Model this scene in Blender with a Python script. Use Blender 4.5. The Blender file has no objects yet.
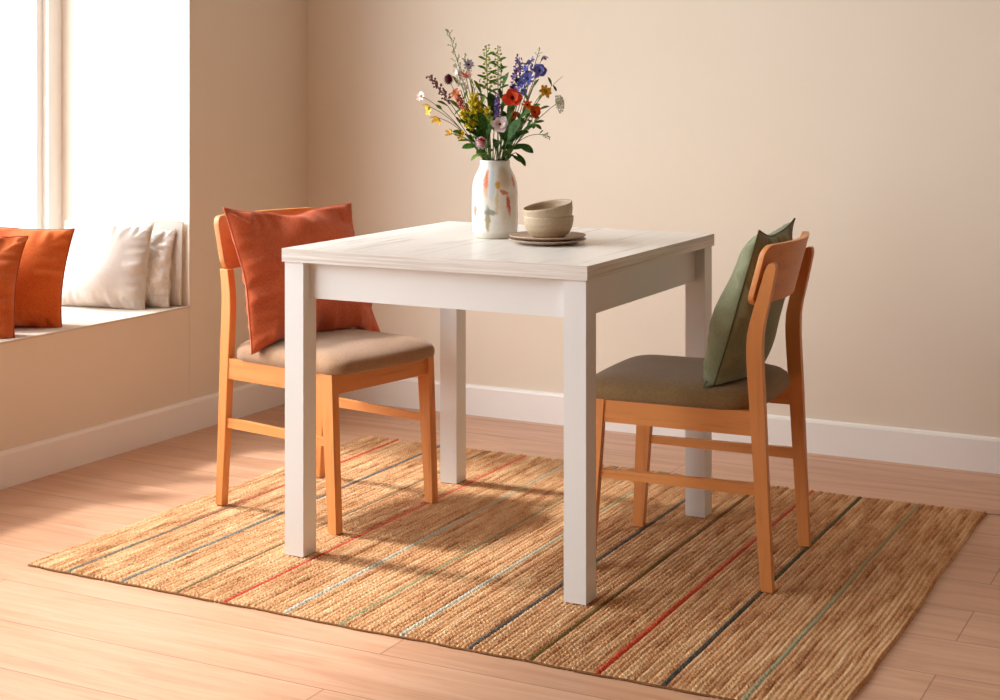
import bpy, bmesh, math, random
from mathutils import Vector, Matrix, noise
import numpy as np

random.seed(7)
sc = bpy.context.scene
COL = sc.collection
PI = math.pi

# ------------------------------------------------------------------ helpers
def link(o, parent=None):
    COL.objects.link(o)
    if parent is not None:
        o.parent = parent
    return o

def obj(name, bm, m, parent=None, smooth=True):
    me = bpy.data.meshes.new(name)
    bm.normal_update()
    bm.to_mesh(me)
    bm.free()
    if smooth:
        for p in me.polygons:
            p.use_smooth = True
    mats = m if isinstance(m, (list, tuple)) else [m]
    for x in mats:
        me.materials.append(x)
    return link(bpy.data.objects.new(name, me), parent)

def tag(o, label, cat, group=None):
    o['label'] = label
    o['category'] = cat
    if group:
        o['group'] = group
    return o

def empty(name, loc, rz=0.0):
    o = bpy.data.objects.new(name, None)
    o.empty_display_size = 0.05
    o.location = loc
    o.rotation_euler = (0, 0, rz)
    return link(o)

def struct(name, bm, m, parent=None, smooth=False):
    o = obj(name, bm, m, parent, smooth)
    if parent is None:
        o['kind'] = 'structure'
    return o

def bevel_all(bm, w, seg=2, min_angle=0.4):
    es = [e for e in bm.edges if len(e.link_faces) == 2 and e.calc_face_angle(0) > min_angle]
    bmesh.ops.bevel(bm, geom=es, offset=w, segments=seg, profile=0.6, affect='EDGES', clamp_overlap=True)

def hexa(bm, pts):
    """8 points: bottom ring 0-3 (ccw), top ring 4-7."""
    v = [bm.verts.new(p) for p in pts]
    for f in ((3, 2, 1, 0), (4, 5, 6, 7), (0, 1, 5, 4), (1, 2, 6, 5), (2, 3, 7, 6), (3, 0, 4, 7)):
        bm.faces.new([v[i] for i in f])
    return v

def box(bm, x0, x1, y0, y1, z0, z1):
    hexa(bm, [(x0, y0, z0), (x1, y0, z0), (x1, y1, z0), (x0, y1, z0),
              (x0, y0, z1), (x1, y0, z1), (x1, y1, z1), (x0, y1, z1)])

def bbox(x0, x1, y0, y1, z0, z1, w=0.0, seg=2):
    bm = bmesh.new()
    box(bm, x0, x1, y0, y1, z0, z1)
    if w:
        bevel_all(bm, w, seg)
    return bm

def lathe(profile, seg=64):
    """profile: (r, z) list from bottom centre round to the inside bottom centre."""
    bm = bmesh.new()
    rings = []
    for r, z in profile:
        if r < 1e-6:
            rings.append([bm.verts.new((0, 0, z))])
        else:
            rings.append([bm.verts.new((r * math.cos(2 * PI * k / seg), r * math.sin(2 * PI * k / seg), z)) for k in range(seg)])
    for a, b in zip(rings, rings[1:]):
        for k in range(seg):
            k2 = (k + 1) % seg
            if len(a) == 1 and len(b) == 1:
                continue
            if len(a) == 1:
                bm.faces.new((a[0], b[k2], b[k]))
            elif len(b) == 1:
                bm.faces.new((a[k], a[k2], b[0]))
            else:
                bm.faces.new((a[k], a[k2], b[k2], b[k]))
    bmesh.ops.recalc_face_normals(bm, faces=bm.faces)
    return bm

def frame_of(t):
    t = t.normalized()
    a = Vector((0, 0, 1)) if abs(t.z) < 0.9 else Vector((1, 0, 0))
    u = t.cross(a).normalized()
    return u, t.cross(u).normalized()

def tube(bm, pts, rad, seg=6):
    pts = [Vector(p) for p in pts]
    n = len(pts)
    rad = rad if isinstance(rad, (list, tuple)) else [rad] * n
    rings = []
    for i, p in enumerate(pts):
        t = pts[min(i + 1, n - 1)] - pts[max(i - 1, 0)]
        u, w = frame_of(t)
        rings.append([bm.verts.new(p + rad[i] * (u * math.cos(2 * PI * k / seg) + w * math.sin(2 * PI * k / seg))) for k in range(seg)])
    for a, b in zip(rings, rings[1:]):
        for k in range(seg):
            bm.faces.new((a[k], a[(k + 1) % seg], b[(k + 1) % seg], b[k]))
    bm.faces.new(rings[0][::-1])
    bm.faces.new(rings[-1])

def bez(p0, p1, p2, n=10):
    p0, p1, p2 = Vector(p0), Vector(p1), Vector(p2)
    return [(1 - t) ** 2 * p0 + 2 * t * (1 - t) * p1 + t * t * p2 for t in [i / n for i in range(n + 1)]]

# ------------------------------------------------------------------ materials
def srgb(r, g, b):
    f = lambda c: (c / 255 / 12.92) if c / 255 <= 0.04045 else ((c / 255 + 0.055) / 1.055) ** 2.4
    return (f(r), f(g), f(b), 1.0)

class NT:
    def __init__(self, name):
        self.m = bpy.data.materials.new(name)
        self.m.use_nodes = True
        self.t = self.m.node_tree
        self.t.nodes.clear()
        self.out = self.n('ShaderNodeOutputMaterial')
        self.b = self.n('ShaderNodeBsdfPrincipled')
        self.l(self.b.outputs[0], self.out.inputs[0])
    def n(self, kind, **kw):
        x = self.t.nodes.new(kind)
        for k, v in kw.items():
            setattr(x, k, v)
        return x
    def l(self, a, b):
        self.t.links.new(a, b)
    def val(self, x, sock):
        if isinstance(x, (int, float)):
            sock.default_value = x
        elif isinstance(x, (tuple, list)):
            sock.default_value = x
        else:
            self.l(x, sock)
    def math(self, op, a, b=0.0, c=None):
        x = self.n('ShaderNodeMath', operation=op)
        self.val(a, x.inputs[0]); self.val(b, x.inputs[1])
        if c is not None:
            self.val(c, x.inputs[2])
        return x.outputs[0]
    def mix(self, fac, a, b, mode='MIX'):
        x = self.n('ShaderNodeMix', data_type='RGBA', blend_type=mode)
        self.val(fac, x.inputs[0]); self.val(a, x.inputs[6]); self.val(b, x.inputs[7])
        return x.outputs[2]
    def coord(self, scale=(1, 1, 1), kind='Object'):
        tc = self.n('ShaderNodeTexCoord')
        mp = self.n('ShaderNodeMapping')
        mp.inputs['Scale'].default_value = scale
        self.l(tc.outputs[kind], mp.inputs[0])
        return mp.outputs[0]
    def noise(self, vec, scale, detail=4.0, rough=0.55, dist=0.0):
        x = self.n('ShaderNodeTexNoise')
        self.l(vec, x.inputs['Vector'])
        x.inputs['Scale'].default_value = scale
        x.inputs['Detail'].default_value = detail
        x.inputs['Roughness'].default_value = rough
        x.inputs['Distortion'].default_value = dist
        return x.outputs['Fac']
    def ramp(self, fac, stops, interp='LINEAR'):
        x = self.n('ShaderNodeValToRGB')
        r = x.color_ramp
        r.interpolation = interp
        while len(r.elements) < len(stops):
            r.elements.new(0.5)
        for e, (p, c) in zip(r.elements, stops):
            e.position = p
            e.color = c if isinstance(c, tuple) else (c, c, c, 1)
        self.l(fac, x.inputs[0])
        return x.outputs[0]
    def bump(self, h, strength=0.2, dist=0.002):
        x = self.n('ShaderNodeBump')
        x.inputs['Strength'].default_value = strength
        x.inputs['Distance'].default_value = dist
        self.l(h, x.inputs['Height'])
        self.l(x.outputs[0], self.b.inputs['Normal'])
    def color(self, c):
        self.val(c, self.b.inputs['Base Color'])
    def set(self, rough=0.5, spec=0.5, sheen=0.0, coat=0.0):
        self.b.inputs['Roughness'].default_value = rough
        self.b.inputs['Specular IOR Level'].default_value = spec
        if sheen:
            self.b.inputs['Sheen Weight'].default_value = sheen
            self.b.inputs['Sheen Roughness'].default_value = 0.5
        if coat:
            self.b.inputs['Coat Weight'].default_value = coat
            self.b.inputs['Coat Roughness'].default_value = 0.15

def m_plain(name, c, rough=0.5, spec=0.4, var=0.06, vs=6.0):
    t = NT(name)
    n = t.noise(t.coord(), vs, 3)
    dark = tuple(x * (1 - var) for x in c[:3]) + (1,)
    t.color(t.ramp(n, [(0.3, dark), (0.7, c)]))
    t.set(rough, spec)
    return t.m

def m_wall(name, c):
    t = NT(name)
    v = t.coord()
    n = t.noise(v, 1.6, 4)
    c2 = (c[0] * 0.985, c[1] * 0.97, c[2] * 0.95, 1)
    t.color(t.ramp(n, [(0.35, c2), (0.65, c)]))
    t.set(0.9, 0.15)
    t.bump(t.noise(v, 220, 3), 0.05, 0.001)
    return t.m

def m_wood(name, axis, base, dark):
    t = NT(name)
    s = {'x': (3, 60, 60), 'y': (60, 3, 60), 'z': (60, 60, 3)}[axis]
    v = t.coord(s)
    n1 = t.noise(v, 1.0, 6, 0.65, 0.6)
    s2 = {'x': (1.2, 9, 9), 'y': (9, 1.2, 9), 'z': (9, 9, 1.2)}[axis]
    n2 = t.noise(t.coord(s2), 1.0, 3, 0.5, 1.2)
    f = t.math('ADD', t.math('MULTIPLY', n1, 0.65), t.math('MULTIPLY', n2, 0.45))
    t.color(t.ramp(f, [(0.33, dark), (0.52, base), (0.75, tuple(min(1, x * 1.10) for x in base[:3]) + (1,))]))
    t.set(0.42, 0.35)
    t.bump(n1, 0.06, 0.001)
    return t.m

def m_fabric(name, c, c2, weave=900.0, rough=0.95, sheen=0.25, bump=0.25):
    t = NT(name)
    v = t.coord()
    w = t.n('ShaderNodeTexWave', wave_type='BANDS', bands_direction='X')
    t.l(v, w.inputs[0]); w.inputs['Scale'].default_value = weave / 6.28
    w.inputs['Distortion'].default_value = 1.5
    w2 = t.n('ShaderNodeTexWave', wave_type='BANDS', bands_direction='Z')
    t.l(v, w2.inputs[0]); w2.inputs['Scale'].default_value = weave / 6.28
    w2.inputs['Distortion'].default_value = 1.5
    weavef = t.math('ADD', w.outputs['Fac'], w2.outputs['Fac'])
    n = t.noise(v, 180, 5, 0.7)
    big = t.noise(v, 9, 3)
    f = t.math('ADD', t.math('MULTIPLY', n, 0.7), t.math('MULTIPLY', big, 0.3))
    t.color(t.ramp(f, [(0.35, c2), (0.62, c)]))
    t.set(rough, 0.1, sheen)
    h = t.math('ADD', t.math('MULTIPLY', weavef, 0.3), n)
    t.bump(h, bump, 0.0012)
    return t.m

WALL = m_wall('wall_paint', srgb(223, 211, 195))
REVEAL = m_wall('plaster_white', srgb(243, 238, 228))
SILL_M = m_wall('sill_paint', srgb(203, 191, 178))
WHITE_TRIM = m_plain('white_trim', srgb(236, 232, 228), 0.45, 0.4, 0.02)
TABLE_WHITE = m_plain('table_white', srgb(219, 219, 217), 0.42, 0.4, 0.02, 3)
FRAME_WHITE = m_plain('window_frame_white', srgb(250, 248, 244), 0.4, 0.4, 0.02)
OAK = {a: m_wood('oak_' + a, a, srgb(211, 140, 80), srgb(174, 101, 50)) for a in 'xyz'}

def m_floor():
    t = NT('floor_laminate')
    tc = t.n('ShaderNodeTexCoord')
    sep = t.n('ShaderNodeSeparateXYZ')
    t.l(tc.outputs['Object'], sep.inputs[0])
    x, y = sep.outputs[0], sep.outputs[1]
    W, Hh = 2.07, 0.2
    row = t.math('FLOOR', t.math('DIVIDE', t.math('ADD', y, 0.02), Hh))
    fy = t.math('SUBTRACT', t.math('DIVIDE', t.math('ADD', y, 0.02), Hh), row)
    odd = t.math('ABSOLUTE', t.math('MODULO', row, 2.0))
    xs = t.math('DIVIDE', t.math('ADD', t.math('SUBTRACT', x, 0.55), t.math('MULTIPLY', odd, W / 2)), W)
    colx = t.math('FLOOR', xs)
    fx = t.math('SUBTRACT', xs, colx)
    dy = t.math('MULTIPLY', t.math('MINIMUM', fy, t.math('SUBTRACT', 1.0, fy)), Hh)
    dx = t.math('MULTIPLY', t.math('MINIMUM', fx, t.math('SUBTRACT', 1.0, fx)), W)
    seam = t.math('LESS_THAN', t.math('MINIMUM', dx, dy), 0.0014)
    wn = t.n('ShaderNodeTexWhiteNoise', noise_dimensions='2D')
    cmb = t.n('ShaderNodeCombineXYZ')
    t.l(row, cmb.inputs[0]); t.l(colx, cmb.inputs[1])
    t.l(cmb.outputs[0], wn.inputs['Vector'])
    # grain, shifted plank by plank
    off = t.n('ShaderNodeCombineXYZ')
    t.l(t.math('ADD', t.math('MULTIPLY', x, 1.3), t.math('MULTIPLY', wn.outputs[0], 17.0)), off.inputs[0])
    t.l(t.math('MULTIPLY', y, 13.0), off.inputs[1])
    t.l(t.math('MULTIPLY', wn.outputs[0], 9.0), off.inputs[2])
    g1 = t.noise(off.outputs[0], 1.3, 5, 0.62, 1.1)
    off2 = t.n('ShaderNodeCombineXYZ')
    t.l(t.math('MULTIPLY', x, 5.0), off2.inputs[0]); t.l(t.math('MULTIPLY', y, 140.0), off2.inputs[1])
    g2 = t.noise(off2.outputs[0], 1.0, 3, 0.6)
    f = t.math('ADD', t.math('ADD', t.math('MULTIPLY', g1, 0.68), t.math('MULTIPLY', g2, 0.24)), t.math('MULTIPLY', wn.outputs[0], 0.08))
    c = t.ramp(f, [(0.34, srgb(176, 130, 101)), (0.5, srgb(196, 151, 121)), (0.66, srgb(206, 166, 138))])
    c = t.mix(t.math('MULTIPLY', seam, 0.75), c, srgb(120, 84, 60))
    t.color(c)
    t.set(0.36, 0.45)
    t.bump(t.math('SUBTRACT', t.math('MULTIPLY', g2, 0.15), seam), 0.15, 0.001)
    return t.m

def m_tabletop():
    t = NT('whitewashed_wood')
    n1 = t.noise(t.coord((28, 2.2, 28)), 1.0, 5, 0.6, 0.7)
    n2 = t.noise(t.coord((70, 4, 70)), 1.0, 4, 0.7, 0.4)
    pat = t.noise(t.coord((5, 1.6, 5)), 1.0, 2)
    streak = t.math('MULTIPLY', t.ramp(n1, [(0.54, 0.0), (0.66, 1.0)]), t.ramp(pat, [(0.42, 0.15), (0.62, 1.0)]))
    fine = t.ramp(n2, [(0.45, 0.0), (0.75, 0.5)])
    c = t.mix(fine, srgb(236, 234, 230), srgb(220, 216, 210))
    c = t.mix(t.math('MULTIPLY', streak, 0.75), c, srgb(160, 156, 150))
    t.color(c)
    t.set(0.34, 0.4)
    t.bump(n2, 0.05, 0.001)
    return t.m

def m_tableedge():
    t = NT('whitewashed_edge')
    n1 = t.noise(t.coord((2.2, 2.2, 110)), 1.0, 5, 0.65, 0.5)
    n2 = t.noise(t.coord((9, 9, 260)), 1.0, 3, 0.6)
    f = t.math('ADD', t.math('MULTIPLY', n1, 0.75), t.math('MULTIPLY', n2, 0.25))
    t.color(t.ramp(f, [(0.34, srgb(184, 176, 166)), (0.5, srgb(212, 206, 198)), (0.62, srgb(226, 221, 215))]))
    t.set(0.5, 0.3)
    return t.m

FLOOR_M = m_floor()
TOP_M = m_tabletop()
EDGE_M = m_tableedge()
TAUPE = m_fabric('taupe_fabric', srgb(166, 132, 103), srgb(140, 108, 82), 1500)
OLIVE = m_fabric('olive_fabric', srgb(140, 114, 78), srgb(118, 95, 63), 1500)
TERRA = m_fabric('terracotta_linen', srgb(190, 94, 58), srgb(166, 74, 43), 1100, sheen=0.1)
TERRA_P = m_fabric('terracotta_seam', srgb(214, 118, 82), srgb(190, 96, 62), 1100)
SAGE = m_fabric('sage_linen', srgb(134, 138, 110), srgb(114, 119, 90), 1100)
SAGE_P = m_fabric('sage_seam', srgb(92, 94, 68), srgb(76, 78, 54), 1100)
ORANGE = m_fabric('orange_linen', srgb(212, 106, 46), srgb(186, 84, 32), 1100)
RUST = m_fabric('rust_linen', srgb(196, 98, 44), srgb(168, 78, 32), 700, bump=0.4)
ORANGE_P = m_fabric('orange_seam', srgb(168, 74, 30), srgb(150, 62, 24), 1100)
CREAM = m_fabric('cream_cotton', srgb(203, 196, 188), srgb(193, 185, 176), 1600, bump=0.12)
CREAM_P = m_fabric('cream_seam', srgb(214, 200, 182), srgb(200, 186, 168), 1600)

def m_satin():
    t = NT('silver_velvet')
    v = t.coord()
    n = t.noise(v, 40, 6, 0.7, 1.0)
    t.color(t.ramp(n, [(0.3, srgb(206, 200, 192)), (0.7, srgb(236, 232, 226))]))
    t.set(0.32, 0.6, 0.3)
    t.bump(t.noise(v, 34, 4, 0.6, 2.0), 0.9, 0.006)
    return t.m
SATIN = m_satin()

def m_stone(name, c, c2):
    t = NT(name)
    v = t.coord()
    n = t.noise(v, 160, 4, 0.7)
    n2 = t.noise(t.coord((8, 8, 90)), 1.0, 3)
    t.color(t.ramp(t.math('ADD', t.math('MULTIPLY', n, 0.5), t.math('MULTIPLY', n2, 0.5)), [(0.35, c2), (0.65, c)]))
    t.set(0.5, 0.4)
    t.bump(n, 0.08, 0.001)
    return t.m
STONE = m_stone('stoneware_taupe', srgb(192, 172, 145), srgb(168, 147, 120))
STONE_P = m_stone('stoneware_pinkish', srgb(190, 166, 145), srgb(168, 144, 122))

def m_vase():
    t = NT('painted_vase_glaze')
    tc = t.n('ShaderNodeTexCoord')
    sep = t.n('ShaderNodeSeparateXYZ')
    t.l(tc.outputs['Object'], sep.inputs[0])
    ang = t.math('ARCTAN2', sep.outputs[0], t.math('MULTIPLY', sep.outputs[1], -1.0))
    wob = t.noise(tc.outputs['Object'], 38, 3)
    wob2 = t.noise(tc.outputs['Object'], 90, 3)
    z = t.math('ADD', sep.outputs[2], t.math('MULTIPLY', t.math('SUBTRACT', wob, 0.5), 0.02))
    a = t.math('ADD', ang, t.math('MULTIPLY', t.math('SUBTRACT', wob2, 0.5), 0.22))
    base = t.ramp(t.noise(tc.outputs['Object'], 26, 3), [(0.35, srgb(226, 219, 206)), (0.65, srgb(238, 236, 230))])
    c = base
    def blot(c, ta, tz, sa, sz, col, st=0.85, tilt=0.0):
        da = t.math('SUBTRACT', a, ta)
        dz = t.math('SUBTRACT', z, tz)
        if tilt:
            da = t.math('ADD', da, t.math('MULTIPLY', dz, tilt))
        d = t.math('ADD', t.math('POWER', t.math('ABSOLUTE', t.math('DIVIDE', da, sa)), 2.0),
                   t.math('POWER', t.math('ABSOLUTE', t.math('DIVIDE', dz, sz)), 2.0))
        f = t.math('MULTIPLY', t.ramp(d, [(0.25, 1.0), (1.0, 0.0)]), st)
        return t.mix(f, c, col)
    pale, coral, must = srgb(196, 212, 218), srgb(226, 116, 86), srgb(214, 158, 62)
    c = blot(c, -0.12, 0.15, 0.16, 0.055, pale, 0.8)
    c = blot(c, -0.62, 0.045, 0.2, 0.04, pale, 0.6)
    c = blot(c, 0.45, 0.16, 0.42, 0.034, srgb(206, 184, 148), 0.7)
    c = blot(c, 0.12, 0.095, 0.09, 0.040, srgb(216, 194, 140), 0.7)
    c = blot(c, -0.40, 0.140, 0.17, 0.036, srgb(232, 158, 110), 0.7)
    c = blot(c, -0.42, 0.155, 0.15, 0.028, coral, 0.9)
    c = blot(c, 0.14, 0.138, 0.17, 0.013, must, 0.95)
    c = blot(c, 0.40, 0.122, 0.20, 0.0075, srgb(204, 122, 62), 0.9, 16.0)
    c = blot(c, 0.64, 0.090, 0.12, 0.032, srgb(206, 92, 70), 0.95, 3.0)
    c = blot(c, 1.05, 0.150, 0.13, 0.022, coral, 0.8)
    c = blot(c, -0.98, 0.073, 0.17, 0.017, coral, 0.8)
    c = blot(c, -0.30, 0.052, 0.13, 0.040, srgb(152, 146, 118), 0.9)
    c = blot(c, -0.18, 0.068, 0.33, 0.011, srgb(140, 142, 130), 0.85)
    c = blot(c, -0.30, 0.040, 0.09, 0.025, srgb(184, 158, 118), 0.8)
    for k in range(5):   # strokes on the far side
        c = blot(c, 1.6 + 0.3 * k, 0.05 + 0.022 * ((k * 3) % 5), 0.12, 0.025, (coral, must, pale)[k % 3], 0.8)
    c = t.mix(t.ramp(sep.outputs[2], [(0.012, 0.55), (0.02, 0.0)]), c, srgb(206, 196, 176))
    t.color(c)
    t.set(0.22, 0.5)
    return t.m
VASE_M = m_vase()

def m_rug():
    t = NT('woven_jute')
    tc = t.n('ShaderNodeTexCoord')
    sep = t.n('ShaderNodeSeparateXYZ')
    t.l(tc.outputs['Object'], sep.inputs[0])
    x, y = sep.outputs[0], sep.outputs[1]
    P = 0.0125
    row = t.math('FLOOR', t.math('DIVIDE', x, P))
    # strand noise: long along y
    v = t.n('ShaderNodeCombineXYZ')
    t.l(t.math('MULTIPLY', x, 300.0), v.inputs[0]); t.l(t.math('MULTIPLY', y, 130.0), v.inputs[1])
    fib = t.noise(v.outputs[0], 1.0, 4, 0.75)
    v2 = t.n('ShaderNodeCombineXYZ')
    t.l(t.math('MULTIPLY', row, 3.7), v2.inputs[0]); t.l(t.math('MULTIPLY', y, 5.0), v2.inputs[1])
    big = t.noise(v2.outputs[0], 1.0, 3, 0.6)
    f = t.math('ADD', t.math('MULTIPLY', fib, 0.5), t.math('MULTIPLY', big, 0.5))
    c = t.ramp(f, [(0.36, srgb(138, 84, 49)), (0.47, srgb(207, 153, 107)), (0.62, srgb(240, 204, 158))])
    # coloured braids: x of each, colour at the front, colour at the back
    S = [(-0.380, (120, 118, 104), (206, 92, 66)), (-0.221, (128, 132, 124), (104, 104, 102)),
         (-0.056, (116, 96, 66), (130, 108, 78)), (0.086, (196, 76, 56), (212, 104, 78)),
         (0.243, (204, 202, 184), (206, 190, 160)), (0.393, (134, 142, 108), (150, 140, 104)),
         (0.549, (202, 202, 184), (184, 172, 136)), (0.706, (82, 82, 82), (92, 88, 82)),
         (0.846, (112, 90, 50), (120, 88, 56)), (0.988, (204, 76, 54), (206, 104, 80)),
         (1.136, (66, 72, 70), (96, 92, 72)), (1.293, (168, 166, 134), (176, 158, 118))]
    yf = t.ramp(t.math('ADD', t.math('DIVIDE', t.math('ADD', y, 0.32), 1.49), t.math('MULTIPLY', t.math('SUBTRACT', big, 0.5), 0.5)),
                [(0.25, 0.0), (0.6, 1.0)])
    for sx, c1, c2 in S:
        k = math.floor(sx / P)
        m = t.math('LESS_THAN', t.math('ABSOLUTE', t.math('SUBTRACT', row, float(k))), 0.5)
        col = t.mix(yf, srgb(*c1), srgb(*c2))
        c = t.mix(t.math('MULTIPLY', m, t.ramp(fib, [(0.32, 0.5), (0.5, 1.0)])), c, col)
    t.color(c)
    t.set(0.95, 0.1)
    t.bump(fib, 1.0, 0.004)
    return t.m
RUG_M = m_rug()
BIND_SHADE_M = m_plain('rug_binding_shade', srgb(132, 92, 58), 0.95, 0.1, 0.3, 90)  # darker than the jute: the edge's shadow line put into the hem colour

# ------------------------------------------------------------------ the room
YN = 0.973          # right reveal of the window recess
SILL = 0.42
CEIL = 3.40
YB = 1.63
def wx(y):          # face of the left wall (very slightly out of square)
    return -1.112 + 0.027 * y

bm = bmesh.new()
box(bm, -2.2, 6.8, -7.3, 1.9, -0.12, 0.0)
struct('floor', bm, FLOOR_M)
struct('ceiling', bbox(-2.2, 6.8, -7.3, 1.9, CEIL, CEIL + 0.15), REVEAL)
struct('wall_back', bbox(-2.2, 6.8, YB, YB + 0.15, 0, CEIL), WALL)
struct('wall_right', bbox(6.6, 6.75, -7.2, YB, 0, CEIL), WALL)
struct('wall_front', bbox(-2.2, 6.75, -7.15, -7.0, 0, CEIL), WALL)

WXI = -1.65         # plane of the window
bm = bmesh.new()
def prism(bm, xa, xb, y0, y1, z0, z1):
    hexa(bm, [(xa, y0, z0), (wx(y0), y0, z0), (wx(y1), y1, z0), (xa, y1, z0),
              (xa, y0, z1), (wx(y0), y0, z1), (wx(y1), y1, z1), (xa, y1, z1)])
prism(bm, -1.86, None, YN + 0.001, YB, 0, CEIL)          # pier between the recess and the corner
prism(bm, -1.86, None, -7.0, -3.3, 0, CEIL)
box(bm, -1.86, -1.72, -3.3, YN, 0, SILL)         # outer skin below the window
wall = struct('wall_left', bm, [WALL, REVEAL])
for p in wall.data.polygons:                     # the reveal is painted white
    if abs(p.normal.y) > 0.9 and -3.31 < p.center.y < 1.0 and p.center.x > -1.8:
        p.material_index = 1
bm = bmesh.new()
prism(bm, -1.72, None, -3.3, YN, 0, SILL - 0.006)
seatbox = struct('wall_below_window', bm, WALL)
bm = bmesh.new()                                 # plastered top of the window seat
hexa(bm, [(-1.72, -3.3, SILL - 0.006), (wx(-3.3) + .003, -3.3, SILL - 0.006), (wx(YN) + .003, YN, SILL - 0.006), (-1.72, YN, SILL - 0.006),
          (-1.72, -3.3, SILL), (wx(-3.3) + .003, -3.3, SILL), (wx(YN) + .003, YN, SILL), (-1.72, YN, SILL)])
bevel_all(bm, 0.002, 1)
struct('trim_3', bm, SILL_M)

# window
def m_glass():
    t = NT('window_glass')
    tr = t.n('ShaderNodeBsdfTransparent'); gl = t.n('ShaderNodeBsdfGlossy'); mx = t.n('ShaderNodeMixShader')
    gl.inputs['Roughness'].default_value = 0.02
    mx.inputs[0].default_value = 0.05
    t.l(tr.outputs[0], mx.inputs[1]); t.l(gl.outputs[0], mx.inputs[2])
    t.l(mx.outputs[0], t.out.inputs[0])
    return t.m
GLASS = m_glass()
win = empty('window_1', (WXI, -1.16, SILL))
win['kind'] = 'structure'
ZT = CEIL - SILL
H0, H1 = -3.3 + 1.16, YN + 1.16
bm = bmesh.new()
fw = 0.064
box(bm, -0.07, 0.0, H0, H0 + fw, 0, ZT)
box(bm, -0.07, 0.0, H1 - fw, H1, 0, ZT)
box(bm, -0.07, 0.0, H0 + fw, H1 - fw, 0, 0.06)
box(bm, -0.07, 0.0, H0 + fw, H1 - fw, ZT - 0.06, ZT)
box(bm, -0.07, 0.0, -0.05, 0.05, 0.06, ZT - 0.06)
obj('window_frame', bm, FRAME_WHITE, win, False)
for a, b in ((H0 + fw, -0.05), (0.05, H1 - fw)):
    s = bmesh.new()
    w = 0.030
    box(s, -0.046, -0.026, a + .003, a + w, 0.063, ZT - 0.063)
    box(s, -0.046, -0.026, b - w, b - .003, 0.063, ZT - 0.063)
    box(s, -0.046, -0.026, a + w, b - w, 0.063, 0.105)
    box(s, -0.046, -0.026, a + w, b - w, ZT - 0.105, ZT - 0.063)
    so = obj('sash', s, FRAME_WHITE, win, False)
    obj('glass_pane', bbox(-0.039, -0.033, a + w - .004, b - w + .004, 0.10, ZT - 0.10), GLASS, so, False)

# baseboards
def baseboard(name, p0, p1, n):
    p0, p1, n = Vector(p0), Vector(p1), Vector(n)
    prof = [(0, 0), (0.013, 0), (0.013, 0.096), (0.010, 0.103), (0.004, 0.106), (0, 0.106)]
    bm = bmesh.new()
    rings = [[bm.verts.new((p.x + n.x * a, p.y + n.y * a, b)) for a, b in prof] for p in (p0, p1)]
    k = len(prof)
    for i in range(k):
        bm.faces.new((rings[0][i], rings[0][(i + 1) % k], rings[1][(i + 1) % k], rings[1][i]))
    bm.faces.new(rings[0][::-1]); bm.faces.new(rings[1])
    bmesh.ops.recalc_face_normals(bm, faces=bm.faces)
    return struct(name, bm, WHITE_TRIM)
baseboard('baseboard_left', (wx(-7.0), -7.0, 0), (wx(YB), YB, 0), (1, 0, 0))
baseboard('baseboard_back', (wx(YB), YB, 0), (6.6, YB, 0), (0, -1, 0))
baseboard('baseboard_right', (6.6, YB, 0), (6.6, -7.0, 0), (-1, 0, 0))

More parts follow.
